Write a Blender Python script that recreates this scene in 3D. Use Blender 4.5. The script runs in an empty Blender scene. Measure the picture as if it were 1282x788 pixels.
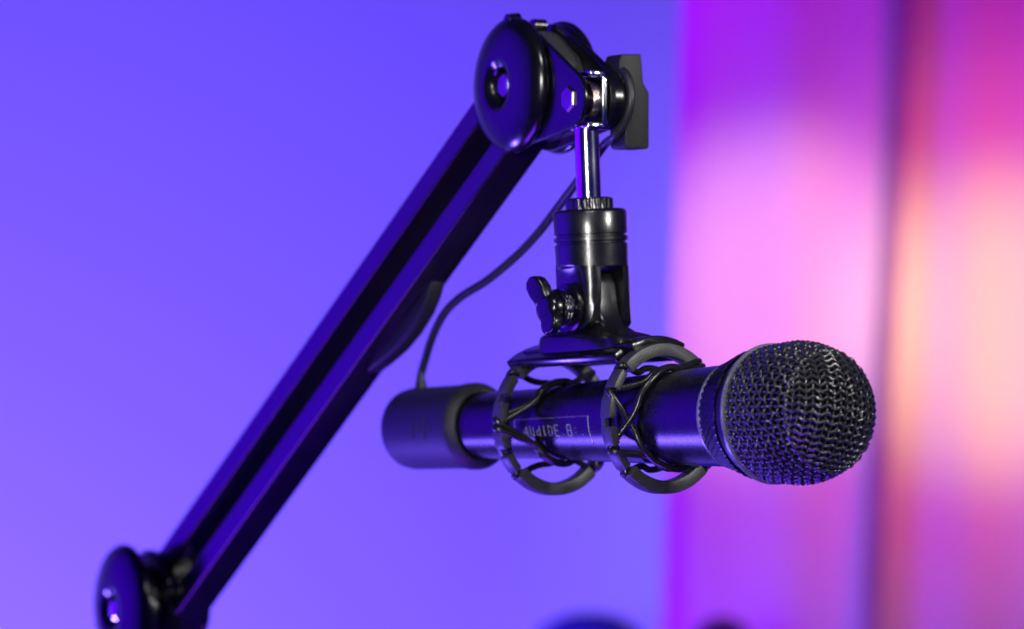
import bpy, bmesh, math, random
from mathutils import Vector as V, Matrix
random.seed(7)
sc = bpy.context.scene
COL = sc.collection
# ------------------------------------------------------------------ camera
DC = 1143.0                       # mm, distance of the reference plane
CAM_LENS = 112.3
cam_d = bpy.data.cameras.new('camera'); cam = bpy.data.objects.new('camera', cam_d); COL.objects.link(cam)
cam_d.lens = CAM_LENS; cam_d.sensor_width = 36; cam_d.clip_start = 0.05; cam_d.clip_end = 50
cam.location = (0, -DC/1000, 0); cam.rotation_euler = (math.radians(90), 0, 0)
cam_d.dof.use_dof = True; cam_d.dof.focus_distance = (DC-45)/1000; cam_d.dof.aperture_fstop = 7.6
sc.camera = cam
sc.view_settings.view_transform = 'Standard'; sc.view_settings.look = 'None'
sc.view_settings.exposure = 0; sc.view_settings.gamma = 1
sc.cycles.use_denoising = True
sc.cycles.max_bounces = 6
# ------------------------------------------------------------------ world: dim blue room air
w = bpy.data.worlds.new('World'); sc.world = w; w.use_nodes = True
w.node_tree.nodes['Background'].inputs[0].default_value = (0.05, 0.015, 1.0, 1)
w.node_tree.nodes['Background'].inputs[1].default_value = 0.10

def lamp(name, kind, loc, target, color, power, size=0.2, size_y=None, angle=None, blend=0.5):
    d = bpy.data.lights.new(name, kind); d.color = color; d.energy = power
    if kind == 'AREA':
        d.shape = 'RECTANGLE'; d.size = size; d.size_y = size_y or size
        if angle: d.spread = math.radians(angle)
    else:
        d.shadow_soft_size = size
    if kind == 'SPOT':
        d.spot_size = math.radians(angle); d.spot_blend = blend
    o = bpy.data.objects.new(name, d); COL.objects.link(o)
    o.location = loc
    o.rotation_euler = (V(target)-V(loc)).to_track_quat('-Z', 'Y').to_euler()
    return o
# blue wall wash (low, far left), blue room light on the hardware, white key from the right
lamp('blue_wall_lamp', 'AREA', (-1.22, 0.55, -1.05), (0.05, 1.62, -0.05), (0.150, 0.080, 1.0), 60, 0.3, 0.3, 150)
lamp('blue_side_fill', 'AREA', (-1.6, 0.25, 0.0), (0, 0, 0.0), (0.07, 0.0, 1.0), 15, 2.0, 2.4, 90)  # added panel, stands in for the blue wall mirrored in dark parts
lamp('blue_low_lamp', 'AREA', (-0.15, -0.10, -0.85), (0, 0, 0.0), (0.16, 0.02, 1.0), 4.0, 0.6, 0.4, 90)
lamp('white_key_lamp', 'SPOT', (1.05, -0.62, 0.42), (0.02, 0, 0.0), (1.0, 0.98, 0.94), 42, 0.10, angle=27, blend=0.4)
lamp('white_softbox', 'AREA', (0.02, -0.72, 0.66), (0.03, 0, 0.0), (1.0, 0.98, 0.95), 0.15, 0.16, 0.16, 40)
lamp('white_highlight_strip', 'AREA', (-0.16, -0.95, 0.10), (0.03, 0, 0.02), (1.0, 0.98, 0.95), 0.13, 0.03, 0.40, 17)  # narrow strip added for the highlights on rod and fork
# lamps in and in front of the recess
lamp('violet_strip_lamp', 'AREA', (0.02, 1.74, 0.35), (0.20, 1.95, 0.25), (0.26, 0.00, 1.0), 1.25, 0.05, 0.5)
lamp('violet_low_lamp', 'AREA', (0.00, 1.74, -0.45), (0.20, 1.95, -0.3), (0.21, 0.008, 1.0), 1.7, 0.05, 0.3)
lamp('magenta_lamp', 'AREA', (0.70, 1.60, 0.1), (0.34, 1.95, 0.0), (0.72, 0.005, 0.32), 1.9, 0.12, 0.9)
lamp('rose_fill', 'SPOT', (0.95, 0.85, 0.45), (0.47, 1.95, 0.0), (1.0, 0.07, 0.14), 34, 0.03, angle=28, blend=1.0)  # extra fill, added to redden the right part of the recess
lamp('pink_pool_lamp', 'SPOT', (0.50, 0.75, 0.40), (0.25, 1.95, 0.025), (1.0, 0.50, 0.55), 46, 0.03, angle=17, blend=1.0)
lamp('peach_pool_lamp', 'SPOT', (1.0, 0.75, 0.10), (0.485, 1.95, -0.01), (1.0, 0.95, 0.16), 46, 0.03, angle=16.5, blend=1.0)

# ------------------------------------------------------------------ helpers
def P(px, py, d=0.0):
    """photo pixel + depth behind the reference plane (mm) -> mm"""
    k = (1+d/DC)/3.5
    return V(((px-641)*k, d, (394-py)*k))

def mat(name, color, rough=0.4, metal=0.0, spec=0.5, noise=0.0, nscale=400, bump=0.0, bscale=1500, coat=0.0):
    m = bpy.data.materials.new(name); m.use_nodes = True
    nt = m.node_tree; b = nt.nodes['Principled BSDF']
    b.inputs['Base Color'].default_value = (*color, 1)
    b.inputs['Roughness'].default_value = rough
    b.inputs['Metallic'].default_value = metal
    b.inputs['Specular IOR Level'].default_value = spec
    b.inputs['Coat Weight'].default_value = coat
    b.inputs['Coat Roughness'].default_value = 0.12
    tc = nt.nodes.new('ShaderNodeTexCoord')
    if noise:
        n = nt.nodes.new('ShaderNodeTexNoise'); n.inputs['Scale'].default_value = nscale; n.inputs['Detail'].default_value = 5
        nt.links.new(tc.outputs['Object'], n.inputs['Vector'])
        r = nt.nodes.new('ShaderNodeMapRange'); r.inputs[3].default_value = max(0.03, rough-noise); r.inputs[4].default_value = rough+noise
        nt.links.new(n.outputs['Fac'], r.inputs[0]); nt.links.new(r.outputs[0], b.inputs['Roughness'])
        mx = nt.nodes.new('ShaderNodeMix'); mx.data_type = 'RGBA'
        mx.inputs[6].default_value = (*[c*0.7 for c in color], 1); mx.inputs[7].default_value = (*[min(1, c*1.35) for c in color], 1)
        nt.links.new(n.outputs['Fac'], mx.inputs[0]); nt.links.new(mx.outputs[2], b.inputs['Base Color'])
    if bump:
        n2 = nt.nodes.new('ShaderNodeTexNoise'); n2.inputs['Scale'].default_value = bscale; n2.inputs['Detail'].default_value = 3
        nt.links.new(tc.outputs['Object'], n2.inputs['Vector'])
        bp = nt.nodes.new('ShaderNodeBump'); bp.inputs['Strength'].default_value = bump; bp.inputs['Distance'].default_value = 0.0003
        nt.links.new(n2.outputs['Fac'], bp.inputs['Height']); nt.links.new(bp.outputs[0], b.inputs['Normal'])
    return m
M_blk = mat('black_satin_plastic', (0.005, 0.005, 0.006), 0.25, noise=0.05, spec=0.8, nscale=300, bump=0.12)
M_gloss = mat('black_gloss_plastic', (0.003, 0.003, 0.004), 0.22, noise=0.10, nscale=150, bump=0.06, bscale=600)
M_body = mat('black_painted_metal', (0.003, 0.003, 0.004), 0.27, noise=0.05, nscale=200, bump=0.12, bscale=1800)
M_ring = mat('grey_black_rubber', (0.032, 0.032, 0.032), 0.42, noise=0.08, nscale=500, bump=0.5)
M_cord = mat('black_elastic_cord', (0.010, 0.010, 0.010), 0.26, bump=0.3)
M_sleeve = mat('matte_rubber', (0.011, 0.011, 0.013), 0.55, noise=0.06, nscale=250, bump=0.5)
M_mesh = mat('painted_wire', (0.028, 0.028, 0.030), 0.19, spec=0.8, noise=0.05, nscale=300)
M_foam = mat('dark_foam', (0.004, 0.004, 0.005), 0.95, spec=0.05)
M_chrome = mat('chrome', (0.78, 0.78, 0.78), 0.13, metal=1.0, noise=0.05, nscale=120)
M_brass = mat('worn_steel', (0.30, 0.25, 0.22), 0.32, metal=1.0, noise=0.08, nscale=300)
M_bar = mat('black_anodised_bar', (0.008, 0.005, 0.010), 0.22, spec=0.85, noise=0.06, nscale=60)
M_cable = mat('black_cable', (0.012, 0.012, 0.014), 0.45, bump=0.2)
M_print = mat('grey_print', (0.24, 0.24, 0.26), 0.6)
M_wall = mat('white_wall', (0.78, 0.78, 0.78), 0.85, bump=0.2, bscale=300)
M_panel = mat('white_panel', (0.80, 0.80, 0.80), 0.8, bump=0.1, bscale=200)
M_post = mat('grey_post', (0.34, 0.26, 0.34), 0.6, noise=0.03, nscale=20)
M_chair = mat('blue_fabric', (0.06, 0.03, 0.45), 0.8, noise=0.05, nscale=60)
M_chair2 = mat('purple_fabric', (0.25, 0.02, 0.30), 0.8, noise=0.05, nscale=60)

M_edge = mat('edge_glint_grey', (0.13, 0.13, 0.14), 0.3, noise=0.05, nscale=200)  # lighter grey stands in for the glint on lip and trim ring
M_rub = mat('soft_rubber', (0.008, 0.008, 0.009), 0.55, spec=0.35, bump=0.3)
class G:
    """collects solids (mm, world) in one bmesh"""
    def __init__(s): s.bm = bmesh.new()
    def grid(s, rows, closeu=False, closev=True, cap=False):
        bm = s.bm; R = [[bm.verts.new(p) for p in r] for r in rows]
        nu, nv = len(R), len(R[0])
        for i in range(nu if closeu else nu-1):
            for j in range(nv if closev else nv-1):
                a, b, c, d = R[i][j], R[i][(j+1) % nv], R[(i+1) % nu][(j+1) % nv], R[(i+1) % nu][j]
                try: bm.faces.new((a, b, c, d))
                except ValueError: pass
        if cap and not closeu:
            bm.faces.new(R[0][::-1]); bm.faces.new(R[-1])
        return s
    def lathe(s, prof, o, ax, u, n=64, closed=False, cap=True, mod=None):
        ax = ax.normalized(); u = (u-ax*u.dot(ax)).normalized(); v = ax.cross(u)
        rows = []
        for k, (t, r) in enumerate(prof):
            row = []
            for j in range(n):
                a = 2*math.pi*j/n
                rr = r+(mod(k, j, t, r) if mod else 0)
                row.append(o+ax*t+u*(rr*math.cos(a))+v*(rr*math.sin(a)))
            rows.append(row)
        return s.grid(rows, closeu=closed, cap=cap and not closed)
    def tube(s, pts, r, n=10, closed=False, cap=True):
        N = len(pts); rows = []; prev = None
        for i, p in enumerate(pts):
            if closed: t = pts[(i+1) % N]-pts[i-1]
            else: t = pts[min(i+1, N-1)]-pts[max(i-1, 0)]
            t.normalize()
            if prev is None:
                prev = t.orthogonal().normalized()
            u = (prev-t*prev.dot(t)).normalized(); prev = u; v = t.cross(u)
            rad = r(i/(N-1)) if callable(r) else r
            rows.append([p+u*(rad*math.cos(2*math.pi*j/n))+v*(rad*math.sin(2*math.pi*j/n)) for j in range(n)])
        return s.grid(rows, closeu=closed, cap=cap and not closed)
    def prism(s, poly, o, ux, uy, uz, z0, z1, bevel=0.0, seg=2):
        bm = bmesh.new()
        A = [bm.verts.new(o+ux*x+uy*y+uz*z0) for x, y in poly]; B = [bm.verts.new(o+ux*x+uy*y+uz*z1) for x, y in poly]
        n = len(poly)
        bm.faces.new(A[::-1]); bm.faces.new(B)
        for i in range(n): bm.faces.new((A[i], A[(i+1) % n], B[(i+1) % n], B[i]))
        if bevel:
            bmesh.ops.recalc_face_normals(bm, faces=bm.faces)
            ed = [e for e in bm.edges if e.calc_face_angle(0) > math.radians(28)]
            bmesh.ops.bevel(bm, geom=ed, offset=bevel, segments=seg, profile=0.5, affect='EDGES', clamp_overlap=True)
        return s.merge(bm)
    def merge(s, bm):
        me = bpy.data.meshes.new('t'); bm.to_mesh(me); bm.free(); s.bm.from_mesh(me); bpy.data.meshes.remove(me); return s
    def box(s, c, ux, uy, uz, hx, hy, hz, bevel=0.5):
        return s.prism([(-hx, -hy), (hx, -hy), (hx, hy), (-hx, hy)], c, ux, uy, uz, -hz, hz, bevel)
    def sector(s, o, ax, w, u, a0, a1, r0, r1, t0, t1, bevel=0.5, n=None):
        n = n or max(3, int(abs(a1-a0)/4))
        A = [math.radians(a0+(a1-a0)*i/n) for i in range(n+1)]
        poly = [(r1*math.cos(a), r1*math.sin(a)) for a in A]+[(r0*math.cos(a), r0*math.sin(a)) for a in A[::-1]]
        return s.prism(poly, o, w, u, ax, t0, t1, bevel)

def root(name, loc, label, cat, group=None):
    o = bpy.data.objects.new(name, None); COL.objects.link(o); o.empty_display_size = 0.01
    o.location = V(loc)/1000; o['label'] = label; o['category'] = cat
    if group: o['group'] = group
    return o
def wloc(o):
    l = V(o.location)
    while o.parent: o = o.parent; l = l+V(o.location)
    return l
def build(name, g, m, parent=None, label=None, smooth=38, **props):
    bm = g.bm
    bmesh.ops.remove_doubles(bm, verts=bm.verts, dist=1e-4)
    bmesh.ops.recalc_face_normals(bm, faces=bm.faces)
    lo = V([min(v.co[i] for v in bm.verts) for i in range(3)]); hi = V([max(v.co[i] for v in bm.verts) for i in range(3)])
    c = (lo+hi)/2
    for v in bm.verts: v.co = (v.co-c)/1000
    for f in bm.faces: f.smooth = True
    for e in bm.edges:
        if len(e.link_faces) == 2 and e.calc_face_angle(0) > math.radians(smooth): e.smooth = False
    me = bpy.data.meshes.new(name); bm.to_mesh(me); bm.free(); me.materials.append(m)
    o = bpy.data.objects.new(name, me); COL.objects.link(o)
    if parent: o.parent = parent; o.location = c/1000-wloc(parent)
    else: o.location = c/1000
    if label: o['label'] = label
    for k, v in props.items(): o[k] = v
    return o
def spline(pts, n=12, closed=False):
    out = []; N = len(pts)
    for i in range(N if closed else N-1):
        g = lambda k: pts[k % N] if closed else pts[max(0, min(N-1, k))]
        p0, p1, p2, p3 = g(i-1), g(i), g(i+1), g(i+2)
        for j in range(n):
            t = j/n
            out.append(0.5*((2*p1)+(p2-p0)*t+(2*p0-5*p1+4*p2-p3)*t*t+(3*p1-p0-3*p2+p3)*t**3))
    if not closed: out.append(pts[-1].copy())
    return out
Z = V((0, 0, 1))

# ------------------------------------------------------------------ setting: wall, recess, post
def slab(name, x0, x1, y0, y1, z0, z1, m, lean=0, lean1=None, **kw):
    """box, vertical edges leaning by lean (mm of x per mm of z)"""
    if lean1 is None: lean1 = lean
    g = G(); rows = []
    for z in (z0, z1):
        rows.append([V((x0+lean*z, y0, z)), V((x1+lean1*z, y0, z)), V((x1+lean1*z, y1, z)), V((x0+lean*z, y1, z))])
    g.grid(rows, cap=True)
    return build(name, g, m, **kw)
xe = (841-641)*(1+1600/DC)/3.5
slab('wall', -2600, xe, 1600, 1660, -1300, 1500, M_wall, lean=0, lean1=0.030, kind='structure')
g = G(); rows = []
for z in (-1300, 1500):                                  # curtained back of the recess, shallow folds
    rows.append([V((-100+10*i, 1950+2.6*math.sin(i*0.66+0.8*math.sin(i*0.13))+1.4*math.sin(i*0.27+1), z)) for i in range(201)])
g.grid(rows, closev=False)
bmesh.ops.solidify(g.bm, geom=list(g.bm.faces), thickness=12)
build('recess_wall', g, M_panel, kind='structure')
kp = (1+1925/DC)/3.5
post = slab('post', (1104-641)*kp, (1126-641)*kp, 1936, 1945, -1300, 1500, M_post, lean=0.057)
post['label'] = 'narrow dark mauve vertical post standing between the pink and the peach wall glow'; post['category'] = 'post'

def chair(px, py, d, W, H, m, label, cat_group, top_w):
    k = (1+d/DC)/3.5
    c = P(px, py, d)
    r = root('chair', (c.x, c.y, c.z-900), label, 'chair')
    g = G(); poly = []
    for i in range(25):                                   # rounded top edge
        t = -1+2*i/24
        poly.append((t*W/2, -abs(t)**2.6*H*0.30))
    poly += [(W*0.46, -H), (-W*0.46, -H)]
    g.prism(poly, c, V((1, 0, 0)), Z, V((0, 1, 0)), -22, 22, 12, 4)
    build('backrest', g, m, r)
    g = G(); g.box(V((c.x, c.y-220, c.z-H-70)), V((1, 0, 0)), V((0, 1, 0)), Z, W*0.5, 210, 35, 20); build('seat', g, m, r)
    g = G(); g.tube([V((c.x, c.y+25, c.z-H+40)), V((c.x, c.y+30, c.z-H-60)), V((c.x, c.y-60, c.z-H-112))], 12); build('back_support', g, M_blk, r)
    for sx in (-1, 1):
        for sy in (-1, 1):
            g = G(); g.tube([V((c.x+sx*W*0.40, c.y-220+sy*170, c.z-H-100)), V((c.x+sx*W*0.46, c.y-220+sy*195, c.z-900))], 11); build('leg', g, M_blk, r)
chair(738, 769, 1250, 165, 330, M_chair, 'blurred dark blue rounded chair top at the bottom edge below the microphone', None, 0)
chair(905, 774, 1300, 95, 330, M_chair2, 'blurred small purple rounded chair top at the bottom edge below the grille', None, 0)

# ------------------------------------------------------------------ microphone
TH = math.radians(52)
x_mid = (760-641)/3.5
def on_axis_h(px):
    # x = (px-641)/3.5*(1+d/DC); d = tan(TH)*(x_mid-x)
    q = (px-641)/3.5; T = math.tan(TH)
    x = q*(1+T*x_mid/DC)/(1+q*T/DC)
    return x, T*(x_mid-x)
xC, dC = on_axis_h(1004); C0 = P(1004, 517, dC); C0.x = xC
xB, dB = on_axis_h(520); B0 = P(520, 537, dB)
AX = (C0-B0).normalized()                      # towards the grille
Wd = V((-AX.y, AX.x, 0)).normalized()          # horizontal, to the right and back
if Wd.x < 0: Wd = -Wd
Up = AX.cross(Wd); Up = Up if Up.z > 0 else -Up
Nf = -Wd                                       # towards the left of the camera
def mp(t, r, deg):                             # a point round the mic axis, t from the head centre
    a = math.radians(deg); return C0+AX*t+Wd*(r*math.cos(a))+Up*(r*math.sin(a))
def t_at(px):
    x, d = on_axis_h(px); return (V((x, d, 0))-V((C0.x, C0.y, 0))).dot(V((AX.x, AX.y, 0)).normalized())/V((AX.x, AX.y, 0)).length
tR, tL = t_at(829), t_at(692)
tS0, tS1 = t_at(531)-2, t_at(605)
print('tR tL tS', tR, tL, tS0, tS1, 'C0', C0, 'B0', B0)
mic = root('microphone', tuple(C0+AX*(tL+tR)/2), 'black handheld microphone with woven wire grille, held level in the shock mount', 'microphone')
# body
g = G()
prof = [(tS0+14, 0.1), (tS0+14, 12.0), (tS1, 12.4), (tL-2, 13.0), ((tL+tR)/2, 14.7), (tR+10, 16.4), (-34, 17.6), (-31.5, 17.8), (-31.5, 0.1)]
g.lathe(prof, C0, AX, Up, 96)
build('body', g, M_body, mic, smooth=30)
# collar: lip (glint in its colour), knurled cone, groove, trim ring
g = G()
g.lathe([(-32.5, 15), (-32.5, 18.1), (-32.0, 18.6), (-31.3, 18.6), (-30.8, 18.0), (-30.8, 15)], C0, AX, Up, 96)
build('collar_lip', g, M_edge, mic)
g = G()
def kn(k, j, t, r): return 0.5 if 1 <= k <= 9 and (j+2*k) % 6 < 3 else 0
g.lathe([(-31.0, 16)]+[(-30.7+i*1.25, 18.3+i*0.42) for i in range(10)]+[(-19.1, 16)], C0, AX, Up, 288, mod=kn)
build('knurled_collar', g, M_body, mic, smooth=60)
g = G()
g.lathe([(-19.4, 17), (-19.4, 21.6), (-18.0, 21.9), (-15.6, 22.6), (-14.4, 23.0), (-14.4, 17)], C0, AX, Up, 96)
build('groove_band', g, M_gloss, mic)
g = G()
g.lathe([(-14.6, 20), (-14.6, 23.3), (-14.1, 23.8), (-13.3, 23.8), (-12.8, 23.3), (-12.6, 22), (-12.6, 20)], C0, AX, Up, 96)
build('trim_ring', g, M_edge, mic)
# grille
TR = 13.0
def side_r(h):      # h from the head centre
    t = max(0, (h+12.6)/(TR+12.6))
    return 22.3+1.3*math.sin(math.pi*min(1, t*1.0)*0.62)-4.3*max(0, t-0.45)**1.7*2.4
r_ridge = side_r(TR); TIP = 24.5
def dome(x, y):
    q = min(1.0, (x*x+y*y)/r_ridge**2)
    return TR+(TIP-TR)*(1-q)**0.88 if q < 1 else TR
g = G()
inner = [(-13.0, 0.1)]+[(-13.0+i*1.95, side_r(-13.0+i*1.95)-1.5) for i in range(13)]
inner += [(dome(r_ridge*s, 0)-1.6, max(0.05, r_ridge*s-0.9)) for s in (0.985, 0.95, 0.9, 0.8, 0.65, 0.5, 0.3, 0.12, 0.0)]
g.lathe(inner, C0, AX, Up, 64, cap=False)
foam = build('foam_lining', g, M_foam, mic)
g = G()
NM = 60; pitch = 2.3; nr = 12
WR = 0.54
for i in range(nr):                                     # hoops round the side
    h = -12.2+i*pitch
    if h > TR-0.6: break
    pts = []
    for j in range(NM*4):
        a = 2*math.pi*j/(NM*4)
        off = 0.50*math.cos(NM*a/2+math.pi*i)
        pts.append(mp(h+0.25*math.sin(NM*a/2), side_r(h)+off, math.degrees(a)))
    g.tube(pts, WR, 6, closed=True)
for j in range(NM):                                     # wires along the side
    a = 360*j/NM; pts = []
    for k in range(45):
        h = -12.8+(TR+12.6)*k/44
        off = -0.50*math.cos(math.pi*(h+12.2)/pitch+math.pi*j)
        pts.append(mp(h, side_r(h)+off, a))
    g.tube(pts, WR*0.92, 6)
PF = 2.1; PX = 1.95; rot = math.radians(-9)
cr, sr = math.cos(rot), math.sin(rot)
def dome_pt(x, y, off):
    X = x*cr-y*sr; Y = x*sr+y*cr
    q = math.hypot(X, Y)
    if q > 1e-6:
        f = r_ridge*math.sin(min(1, q/r_ridge)*1.12)/math.sin(1.12)/q; X *= f; Y *= f
    h = dome(X, Y); e = 0.3
    nx = (dome(X-e, Y)-dome(X+e, Y))/(2*e); ny = (dome(X, Y-e)-dome(X, Y+e))/(2*e)
    nv = V((nx, ny, 1)).normalized()
    return C0+AX*(h+nv.z*off)+Wd*(X+nv.x*off)+Up*(Y+nv.y*off)
for i in range(-12, 13):                                  # front: rows and columns of woven wire
    for fam, pitchf, r_ in ((0, PF, 0.55), (1, PX, 0.38)):
        c = i*pitchf
        if abs(c) >= r_ridge-0.4: continue
        L = math.sqrt(r_ridge**2-c*c); n = max(8, int(L*2/0.4)); pts = []
        for k in range(n+1):
            s = max(-L+0.05, min(L-0.05, -L+2*L*k/n))
            if fam == 0:                                # wavy row
                edge = min(1, (L-abs(s))/1.5)
                pts.append(dome_pt(s, c+0.44*edge*math.cos(math.pi*s/PX), 0.30*math.cos(math.pi*s/PX)+0.30))
            else:
                pts.append(dome_pt(c, s, -0.35-0.2*math.cos(math.pi*s/PF+math.pi*i)))
        g.tube(pts, r_, 6)
pts = [mp(TR+0.15+0.25*math.cos(a*math.pi/180*27), r_ridge+0.2+0.35*math.sin(a*math.pi/180*27), a) for a in range(0, 360, 2)]
g.tube(pts, 0.7, 6, closed=True)
build('grille_mesh', g, M_mesh, mic, smooth=70)
# rear rubber sleeve (hollow at the front)
g = G()
RS = 15.9
g.lathe([(tS0-8, 0.1), (tS0-8, RS-4.2), (tS0-7.2, RS-2.0), (tS0-5.2, RS-0.6), (tS0-2, RS-0.1), (tS1-7, RS), (tS1-6.8, RS+0.5), (tS1-3.4, RS+0.5), (tS1-2.6, RS+0.1), (tS1, RS-2.0), (tS1+0.2, RS-2.5), (tS1+0.2, 12.9), (tS1-0.6, 12.45), (tS0+6, 12.45), (tS0+6, 0.1)], C0, AX, Up, 96)
slv = build('rear_sleeve', g, M_sleeve, mic, smooth=30)
# faint embossed marks on the sleeve
g = G()
for q, (dt, a0, a1) in enumerate([(0, 168, 196), (4, 172, 190), (7.5, 165, 198), (11, 176, 186)]):
    pts = [mp(tS0+16+dt, RS+0.02, a) for a in range(a0, a1, 3)]
    g.tube(pts, 0.28, 6)
build('embossed_mark', g, M_sleeve, slv)
# printed panel on the body : frame lines and small light characters
def body_r(t):
    P2 = [(tS1, 12.4), (tL-2, 13.0), ((tL+tR)/2, 14.7), (tR+10, 16.4), (-31, 17.8)]
    for (a, ra), (b, rb) in zip(P2, P2[1:]):
        if a <= t <= b: return ra+(rb-ra)*(t-a)/(b-a)
    return 13
tp0, tp1 = t_at(679), t_at(777)
A_TOP, A_BOT = 173, 214
g = G()
def bl(t0, a0, t1, a1, r=0.13, n=8):
    pts = []
    for k in range(n+1):
        t = t0+(t1-t0)*k/n; a = a0+(a1-a0)*k/n
        pts.append(mp(t, body_r(t)+0.03, a))
    g.tube(pts, r, 6)
bl(tp0, A_TOP, tp1, A_TOP, 0.06, 12); bl(tp0, A_TOP, tp0, A_BOT, 0.2); bl(tp1, A_TOP, tp1, A_BOT, 0.2)
GL = {'4': [(0.6, 1, 0, .35), (0, .35, 1, .35), (.7, .9, .7, 0)], 'U': [(0, 1, 0, .2), (0, .2, .8, 0), (.8, 0, .8, .9)],
      'd': [(.8, 1, .8, 0), (.8, .6, .1, .5), (.1, .5, .1, .1), (.1, .1, .8, .1)], 'I': [(.4, 1, .4, 0)],
      'D': [(0, 1, 0, 0), (0, 1, .8, .8), (.8, .8, .8, .2), (.8, .2, 0, 0)], 'E': [(0, 1, 0, 0), (0, 1, .8, 1), (0, .5, .7, .5), (0, 0, .8, 0)],
      '8': [(0, 1, .8, 1), (.8, 1, .8, 0), (.8, 0, 0, 0), (0, 0, 0, 1), (0, .5, .8, .5)], '3': [(0, 1, .8, 1), (.8, 1, .8, 0), (.8, 0, 0, 0), (.2, .5, .8, .5)], '.': [(.3, .1, .5, .1)], ':': [(.3, .7, .5, .7), (.3, .3, .5, .3)]}
txt = '4UdIDE.8:.'; span = (tp1-tp0)
for q, ch in enumerate(txt):
    b0 = tp0+span*(0.12+0.085*q); wch = span*0.058
    for (x0, y0, x1, y1) in GL[ch]:
        bl(b0+wch*x0, 200-16*y0, b0+wch*x1, 200-16*y1, 0.15, 3)
build('printed_mark', g, M_print, mic)

# ------------------------------------------------------------------ shock mount
RO = 26.4
SWX = P(744, 330, 0)                            # swivel axis, depth 0
mount = root('shock_mount', tuple(C0+AX*(tL+tR)/2+Up*24), 'black two ringed shock mount with elastic cords cradling the microphone', 'shock mount')
GAPS = [46, 134, 158, 182, 204, 226, 314, 336, 358, 380, 406]
def hoop(tc):
    o = C0+AX*tc
    g = G()
    g.sector(o, AX, Wd, Up, 0, 359.99, 23.9, 25.4, -2.9, -0.9, 0, 90)
    for a0, a1 in zip(GAPS, GAPS[1:]):
        wide = (a1-a0) > 60
        e = 1.6 if wide else 3.4
        g.sector(o, AX, Wd, Up, a0+e, a1-e, 21.8 if wide else 23.0, RO-(0 if wide else 0.3), -2.7, 2.7, 0.45)
    return build('ring', g, M_ring, mount, smooth=30)
h1 = hoop(tR); h2 = hoop(tL)
# cords: two square loops per ring, hooked in the gaps, pressed against the body in between
def cords(tc, s, bulge, la, lb):
    rm = body_r(tc+s*9)+1.2
    def loop(angs, sg, mids):
        pts = []
        n = len(angs)
        for i, a in enumerate(angs):
            b = angs[(i+1) % n]+(360 if i == n-1 else 0)
            pts.append(mp(tc-0.6*sg, 25.0, a-2)); pts.append(mp(tc+1.5*sg, 25.6, a+2))
            m = (a+b)/2; half = (b-a)/2
            rr = rm+0.3
            for f in (-0.62, -0.3, 0, 0.3, 0.62):
                # chord pulled down on to the body
                ch = 25.4*math.cos(math.radians(half))/math.cos(math.radians(half*f))
                r2 = max(rr, ch*(0.93 if abs(f) < .4 else 1.0))
                pts.append(mp(tc+sg*(2+bulge*(1-abs(f)**1.5)), r2, m+half*f))
        return spline(pts, 5, closed=True)
    g = G(); g.tube(loop(la, 1, 0), 1.2, 10, closed=True)
    build('elastic_cord', g, M_cord, mount)
    g = G(); g.tube(loop(lb, 1.25, 0)[::-1], 1.2, 10, closed=True)
    build('elastic_cord', g, M_cord, mount)
    g = G(); g.tube(loop([22, 134, 226, 338], -1, 0), 1.2, 10, closed=True)
    build('elastic_cord', g, M_cord, mount)
cords(tR, 1, 5.0, [43, 158, 311], [49, 204, 318]); cords(tL, 1, 4.0, [43, 177, 336], [24, 183, 318])
# saddle over the rings with the tongue
g = G()
tM = (tL+tR)/2
o = C0
g.sector(o, AX, Wd, Up, 54, 128, 24.9, 28.6, tL-4.5, tR-4.5, 0.8)
g.sector(o, AX, Wd, Up, 64, 116, 24.9, 29.2, tL-1, tR-0.5, 0.8)
build('saddle', g, M_gloss, mount, smooth=30)
AH = V((AX.x, AX.y, 0)).normalized(); NH = V((Wd.x, Wd.y, 0)).normalized()*-1   # NH: towards left of camera
UPS = V((-0.045, 0, 1)).normalized()
BASEC = V((SWX.x+0.4, 0, 0))
g = G()
# flared pedestal
rows = []
for z, ha, hn in [(-14.5, 25, 11), (-8.5, 24, 10.5), (-7.2, 22, 9.5), (-6.0, 15, 7.5), (-3.5, 10.5, 5.6), (0, 8.4, 5.0), (6, 7.2, 4.6), (11, 6.6, 4.5), (14, 5.6, 4.5), (15.6, 3.5, 4.4), (16.0, 1, 4.3)]:
    c = BASEC+V((0.6 if z < -3 else 0, 0, z)); row = []
    for j in range(32):
        a = 2*math.pi*j/32; ca, sa = math.cos(a), math.sin(a)
        p = 0.18 if z > -1 else 0.38
        row.append(c+AH*(ha*math.copysign(abs(ca)**p, ca))+NH*(hn*math.copysign(abs(sa)**p, sa)))
    rows.append(row)
g.grid(rows, cap=True)
build('pedestal', g, M_blk, mount, smooth=50)
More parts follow.
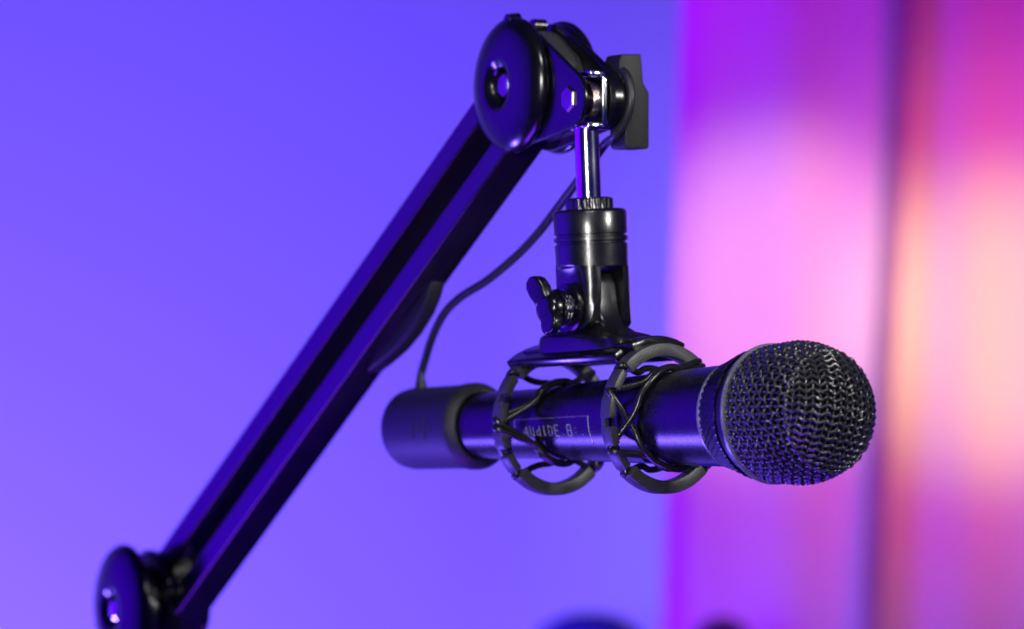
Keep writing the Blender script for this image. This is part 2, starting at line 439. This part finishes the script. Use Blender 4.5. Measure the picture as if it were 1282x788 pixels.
# swivel fork
FO = V((SWX.x, 0, 0))
def fz(z): return FO+UPS*z
g = G()
g.lathe([(16.5, 0.1), (16.5, 12.2), (17.2, 12.9), (25.0, 13.1), (25.3, 12.4), (26.0, 12.4), (26.3, 13.3), (27.6, 13.3), (27.9, 12.4), (28.6, 12.4), (28.9, 13.1), (36.2, 13.2), (37.2, 12.7), (37.6, 11.8), (37.6, 0.1)], FO, UPS, AH, 80)
for sgn in (1, -1):
    rows = []
    for z in [17.5, 14, 10, 6, 2, -1, -3.0, -4.4, -5.2, -5.6]:
        wmax = 11.0 if z > 8 else (11.0-1.6*(8-z)/10 if z > -1 else max(0.8, 9.5*math.sqrt(max(0.004, 1-((-1-z)/4.7)**2))))
        row = []; R = 13.1
        for k in range(17):
            a = -wmax+2*wmax*k/16; row.append(fz(z)+AH*a+NH*(sgn*max(6.0, min(math.sqrt(R*R-a*a), 10.4 if z < 16 else 99))))
        for k in range(17):
            a = wmax-2*wmax*k/16; row.append(fz(z)+AH*a+NH*(sgn*5.2))
        rows.append(row)
    g.grid(rows, cap=True)
build('swivel_fork', g, M_blk, mount, smooth=42)
# slot surround on the fork
# knurled nut
g = G()
g.lathe([(36.8, 0.1), (36.8, 8.2), (41.2, 8.2), (41.8, 7.6), (41.8, 0.1)], FO, UPS, AH, 120, mod=lambda k, j, t, r: (0.35 if j % 6 < 3 else 0) if k in (1, 2) else 0)
build('lock_nut', g, M_blk, mount, smooth=50)
# wing screw
wo = fz(2.2)
g = G()
g.lathe([(11.5, 0.1), (11.5, 8.6), (12.6, 8.9), (13.4, 8.4), (13.6, 6.4), (18.0, 6.2), (18.4, 5.2), (19.0, 5.2), (19.3, 6.0), (21.0, 5.9), (22.6, 5.0), (23.4, 3.2), (23.6, 0.1)], wo, NH, Z, 48)
sc_ = build('wing_screw', g, M_gloss, mount)
for sgn in (1, -1):
    g = G()
    dv = (-AH*0.50+Z*0.86).normalized()*sgn; sd = NH.cross(dv)
    pts = [(-3.6, 2), (-4.5, 7), (-4.2, 10.4), (-2.4, 12.4), (0, 13.0), (2.4, 12.4), (4.2, 10.4), (4.5, 7), (3.6, 2)]
    if sgn < 0: pts = [(x, y*0.78) for x, y in pts]
    g.prism(pts, wo+NH*20.5+NH*(0.0), sd, (dv+NH*0.20).normalized(), NH, -2.3, 2.3, 1.5, 3)
    build('wing', g, M_gloss, sc_, smooth=50)
g = G(); g.lathe([(15.2, 6.0), (15.2, 6.9), (15.7, 6.9), (15.7, 6.0)], wo, NH, Z, 40, closed=True)
g.lathe([(16.6, 6.0), (16.6, 6.9), (17.1, 6.9), (17.1, 6.0)], wo, NH, Z, 40, closed=True)
build('washer', g, M_chrome, sc_)

# ------------------------------------------------------------------ boom arm
PH = math.radians(30)
Bx = V((math.cos(PH), math.sin(PH), 0)); Mx = V((math.sin(PH), -math.cos(PH), 0))   # bolt axis (right, back) ; towards camera
OB = P(734, 125, 0)
PV = OB-Mx*38+Z*7.0                                # pivot axis point at b = 0
arm = root('boom_arm', tuple(P(148, 900, 200)), 'long black sloping boom arm of two bars with a domed pivot at its top', 'microphone arm')
# chrome rod and yoke
r0 = fz(40.0); r1 = P(734, 160, 0)
g = G(); g.tube([r0, r1], 4.45, 48)
build('rod', g, M_chrome, arm, smooth=50)
g = G()
def eye(b0, b1, hw, zt, zb, bev=0.7):
    poly = [(-hw, zb), (hw, zb), (hw, zt-3)]+[(hw*math.cos(a), zt-3+3*math.sin(a)) for a in [0.5, 1.0, 1.57, 2.1, 2.6]]+[(-hw, zt-3)]
    return poly
g.prism(eye(0, 0, 7.5, 10.5, -10.0), OB, Mx, Z, Bx, 2.2, 4.6, 0.8)
g.box(OB+Bx*1.0+Z*9.0, Mx, Bx, Z, 6.5, 3.4, 1.2, 0.8)
g.box(OB+Bx*0.6-Z*9.6, Mx, Bx, Z, 6.5, 4.0, 1.3, 0.8)
build('yoke', g, M_chrome, arm, smooth=50)
g = G(); g.tube([OB-Bx*7.5, OB+Bx*14], 2.2, 20)
for k in range(9): g.lathe([(-5+k*0.8, 2.1), (-4.8+k*0.8, 2.55), (-4.6+k*0.8, 2.1)], OB, Bx, Z, 20, closed=False, cap=False)
g.lathe([(-0.2, 0.1), (-0.2, 5.6), (0.4, 6.0), (2.0, 6.0), (2.0, 0.1)], OB, Bx, Z, 30)
g.lathe([(-8.2, 0.1), (-8.2, 4.2), (-7.6, 4.8), (-5.4, 4.8), (-5.4, 0.1)], OB, Bx, Z, 6)
build('bolt', g, M_brass, arm, smooth=30)
g = G(); g.lathe([(5.0, 0.1), (5.0, 9.6), (6.0, 10.6), (9.0, 10.6), (9.6, 10.0), (9.6, 0.1)], OB, Bx, Z, 60)
g.lathe([(9.9, 0.1), (9.9, 8.6), (11.2, 8.6), (11.2, 0.1)], OB, Bx, Z, 60)
build('rubber_washer', g, M_gloss, arm, smooth=30)
g = G()
kc = OB+Bx*16.5
pp = [(-4.5, 16.5), (3.6, 16.8), (4.6, 6.5), (7.0, 3.0), (7.0, -16.6), (6.3, -17.3), (-2.2, -17.3), (-3.0, -16.5), (-3.4, -8), (-5.2, 2), (-5.6, 14)]
g.prism(pp, kc, Bx, Z, Mx, -5.5, 5.0, 1.1, 3)
g.lathe([(-6.5, 0.1), (-6.5, 7.6), (-5.8, 8.2), (-3, 8.2), (-3, 0.1)], kc, Bx, Z, 40)
build('tension_knob', g, M_rub, arm, smooth=50)

def hull(c1, R1, c2, R2, n=24):
    pts = []
    for c, R in ((c1, R1), (c2, R2)):
        for k in range(n*2):
            a = math.pi*k/n; pts.append((c[0]+R*math.cos(a), c[1]+R*math.sin(a)))
    pts = sorted(set((round(x, 5), round(y, 5)) for x, y in pts))
    def half(P_):
        h = []
        for p in P_:
            while len(h) > 1 and (h[-1][0]-h[-2][0])*(p[1]-h[-2][1])-(h[-1][1]-h[-2][1])*(p[0]-h[-2][0]) <= 1e-9: h.pop()
            h.append(p)
        return h
    lo = half(pts); hi = half(pts[::-1]); return lo[:-1]+hi[:-1]
# side plates, (m, z) relative to OB
def side_plate(b0, b1, Rp, Rb, m=M_gloss):
    g = G(); g.prism(hull((-38, 7.0), Rp, (0, 0), Rb), OB, Mx, Z, Bx, b0, b1, 0.6)
    return build('side_plate', g, m, arm, smooth=40)
side_plate(-7.0, -4.8, 23.0, 10.0)
side_plate(7.0, 10.4, 23.5, 10.5)
g = G(); g.prism(hull((-38, 7), 20.5, (-22, 10), 9), OB, Mx, Z, Bx, -4.8, 7.0, 0.8)
build('pivot_spacer', g, M_ring, arm, smooth=40)
def cap(c, ax, R, h, hole=5.9):
    """domed cap: ax points outwards, c on its flat side"""
    pr = [(0, hole), (0, R-1.2), (0.4, R-0.3), (1.4, R)]
    for k in range(1, 13):
        a = math.pi/2*k/12; pr.append((1.4+(h-1.4)*math.sin(a), R-(R-hole-3.2)*(1-math.cos(a))))
    pr += [(h-0.2, hole+3.0), (h-1.2, hole+1.0), (h-2.8, hole)]
    g = G(); g.lathe(pr, c, ax, Z, 96, closed=True)
    return g
g = cap(PV-Bx*7.0, -Bx, 25.2, 8.5)
g.lathe([(0.2, 0.1), (0.2, 3.0), (5, 2.4), (5, 0.1)], PV-Bx*10+Z*23.9+Bx*4, -Bx, Z, 16)
pc = build('pivot_cap', g, M_gloss, arm, smooth=50)
g = G(); g.lathe([(0, 0.1), (0, 4.9), (4.8, 4.8), (5.4, 4.3), (5.4, 0.1)], PV-Bx*7.2, -Bx, Z, 6); build('pivot_bolt', g, M_brass, pc)
g = cap(PV+Bx*10.4, Bx, 24.6, 7.5)
build('pivot_cap', g, M_gloss, arm, smooth=50)
g = G(); g.lathe([(-2.6, 0.1), (-2.6, 2.4), (2.6, 2.4), (2.6, 0.1)], PV+Z*22.6+Bx*2.4, Bx, Z, 20); build('stop_pin', g, M_gloss, arm)
# arm bars between the upper and the lower joint
U0 = P(661, 122, 33)                                # middle of the arm section at the top
D_LOW = 190
L0 = P(204, 765, D_LOW)
E = (L0-U0).normalized()
Nb = -Bx; Nb = (Nb-E*Nb.dot(E)).normalized()        # towards the camera's left : face of the bars
Pn = E.cross(Nb).normalized(); Pn = Pn if Pn.z > 0 else -Pn
Hh, Ww = 4.6, 7.4; gap = 10.7
LEN = (L0-U0).length
def bar(off, name):
    g = G()
    q = 1.6
    # section with a shallow groove down the face
    pts = [(-Ww, -Hh), (Ww, -Hh), (Ww, Hh), (-Ww, Hh)]
    g.prism(pts, U0+Pn*off, Nb, Pn, E, -6, LEN+24, 0.8, 3)
    return build(name, g, M_bar, arm, smooth=30)
bar(gap, 'upper_bar'); bar(-gap, 'lower_bar')
# cable clip under the arm
def apt(f, n, p): return U0+E*(LEN*f)+Nb*n+Pn*p
g = G()
f0, f1 = 0.44, 0.60
pts = [(0, 0), (5, -3.0), (12, -5.4), (22, -6.4), (32, -5.6), (42, -3.2), (52, 0), (52, 3), (0, 3)]
g.prism(pts, apt(0.275, -3.6, -gap-Hh+0.1), E, Pn, Nb, -3.4, 3.4, 1.2, 3)
build('cable_clip', g, M_rub, arm, smooth=50)
# lower joint
LC = P(138, 765, D_LOW-10)
g = cap(LC+Bx*8, -Bx, 27.3, 8.5, 6.0); pc = build('pivot_cap', g, M_gloss, arm, smooth=50)
g = G(); g.lathe([(0, 0.1), (0, 4.6), (5, 4.2), (6.2, 2.8), (6.6, 0.1)], LC+Bx*6.5, -Bx, Z, 24); build('pivot_bolt', g, M_chrome, pc)
g = G(); g.lathe([(0, 0.1), (0, 17), (1, 18), (6.5, 18), (7.5, 17), (7.5, 0.1)], LC+Bx*8.1, Bx, Z, 80); build('joint_spacer', g, M_blk, arm)
g = G(); g.lathe([(0, 0.1), (0, 23), (1.5, 24.5), (4, 24.5), (6, 23), (6, 0.1)], LC+Bx*15.7, Bx, Z, 80)
build('side_plate', g, M_gloss, arm, smooth=40)
g = G(); g.lathe([(0, 0.1), (0, 13), (14, 13), (14, 0.1)], LC+Bx*21.8-Z*0, Bx, Z, 60); build('joint_block', g, M_blk, arm)
g = cap(LC+Bx*35.9, Bx, 15, 5.0, 2.0); build('pivot_cap', g, M_gloss, arm, smooth=50)
g = G(); g.box(LC+Bx*29-Z*130, Bx, Mx, Z, 6, 12, 112, 1.5); build('post_bar', g, M_bar, arm)

# ------------------------------------------------------------------ cable
sl = mp(tS0+1.5, RS-1.5, 92)
ctrl = [sl, mp(tS0+1.5, RS+3, 92), P(529, 462, 88), P(541, 423, 82), P(556, 393, 76), P(577, 372, 70), P(610, 351, 62), P(645, 322, 55), P(672, 294, 48), P(697, 262, 40), P(718, 234, 30), P(740, 205, 20), P(758, 180, 14)]
q = OB+Bx*10.4
ctrl += [OB+Bx*10.6+Mx*2-Z*13.0, OB+Bx*11.6+Mx*8.6-Z*6.5, OB+Bx*12.2+Mx*10.6+Z*1.0, OB+Bx*12.4+Mx*7.5+Z*8.5, OB+Bx*13+Mx*0+Z*11.4, OB+Bx*15-Mx*11+Z*9.5, OB+Bx*18.5-Mx*22+Z*9, OB+Bx*20-Mx*34+Z*8]
g = G(); g.tube(spline(ctrl, 10), 1.6, 14)
cb = build('cable', g, M_cable, None, smooth=60, label='thin black cable curving from the rear sleeve up to the arm bolt', category='cable')
g = G(); g.lathe([(0, 2.4), (0.0, 1.2), (3.0, 1.2), (3.0, 1.9)], mp(tS0+1.5, RS-0.3, 92), Up, Wd, 20, closed=True)
build('strain_relief', g, M_sleeve, cb)
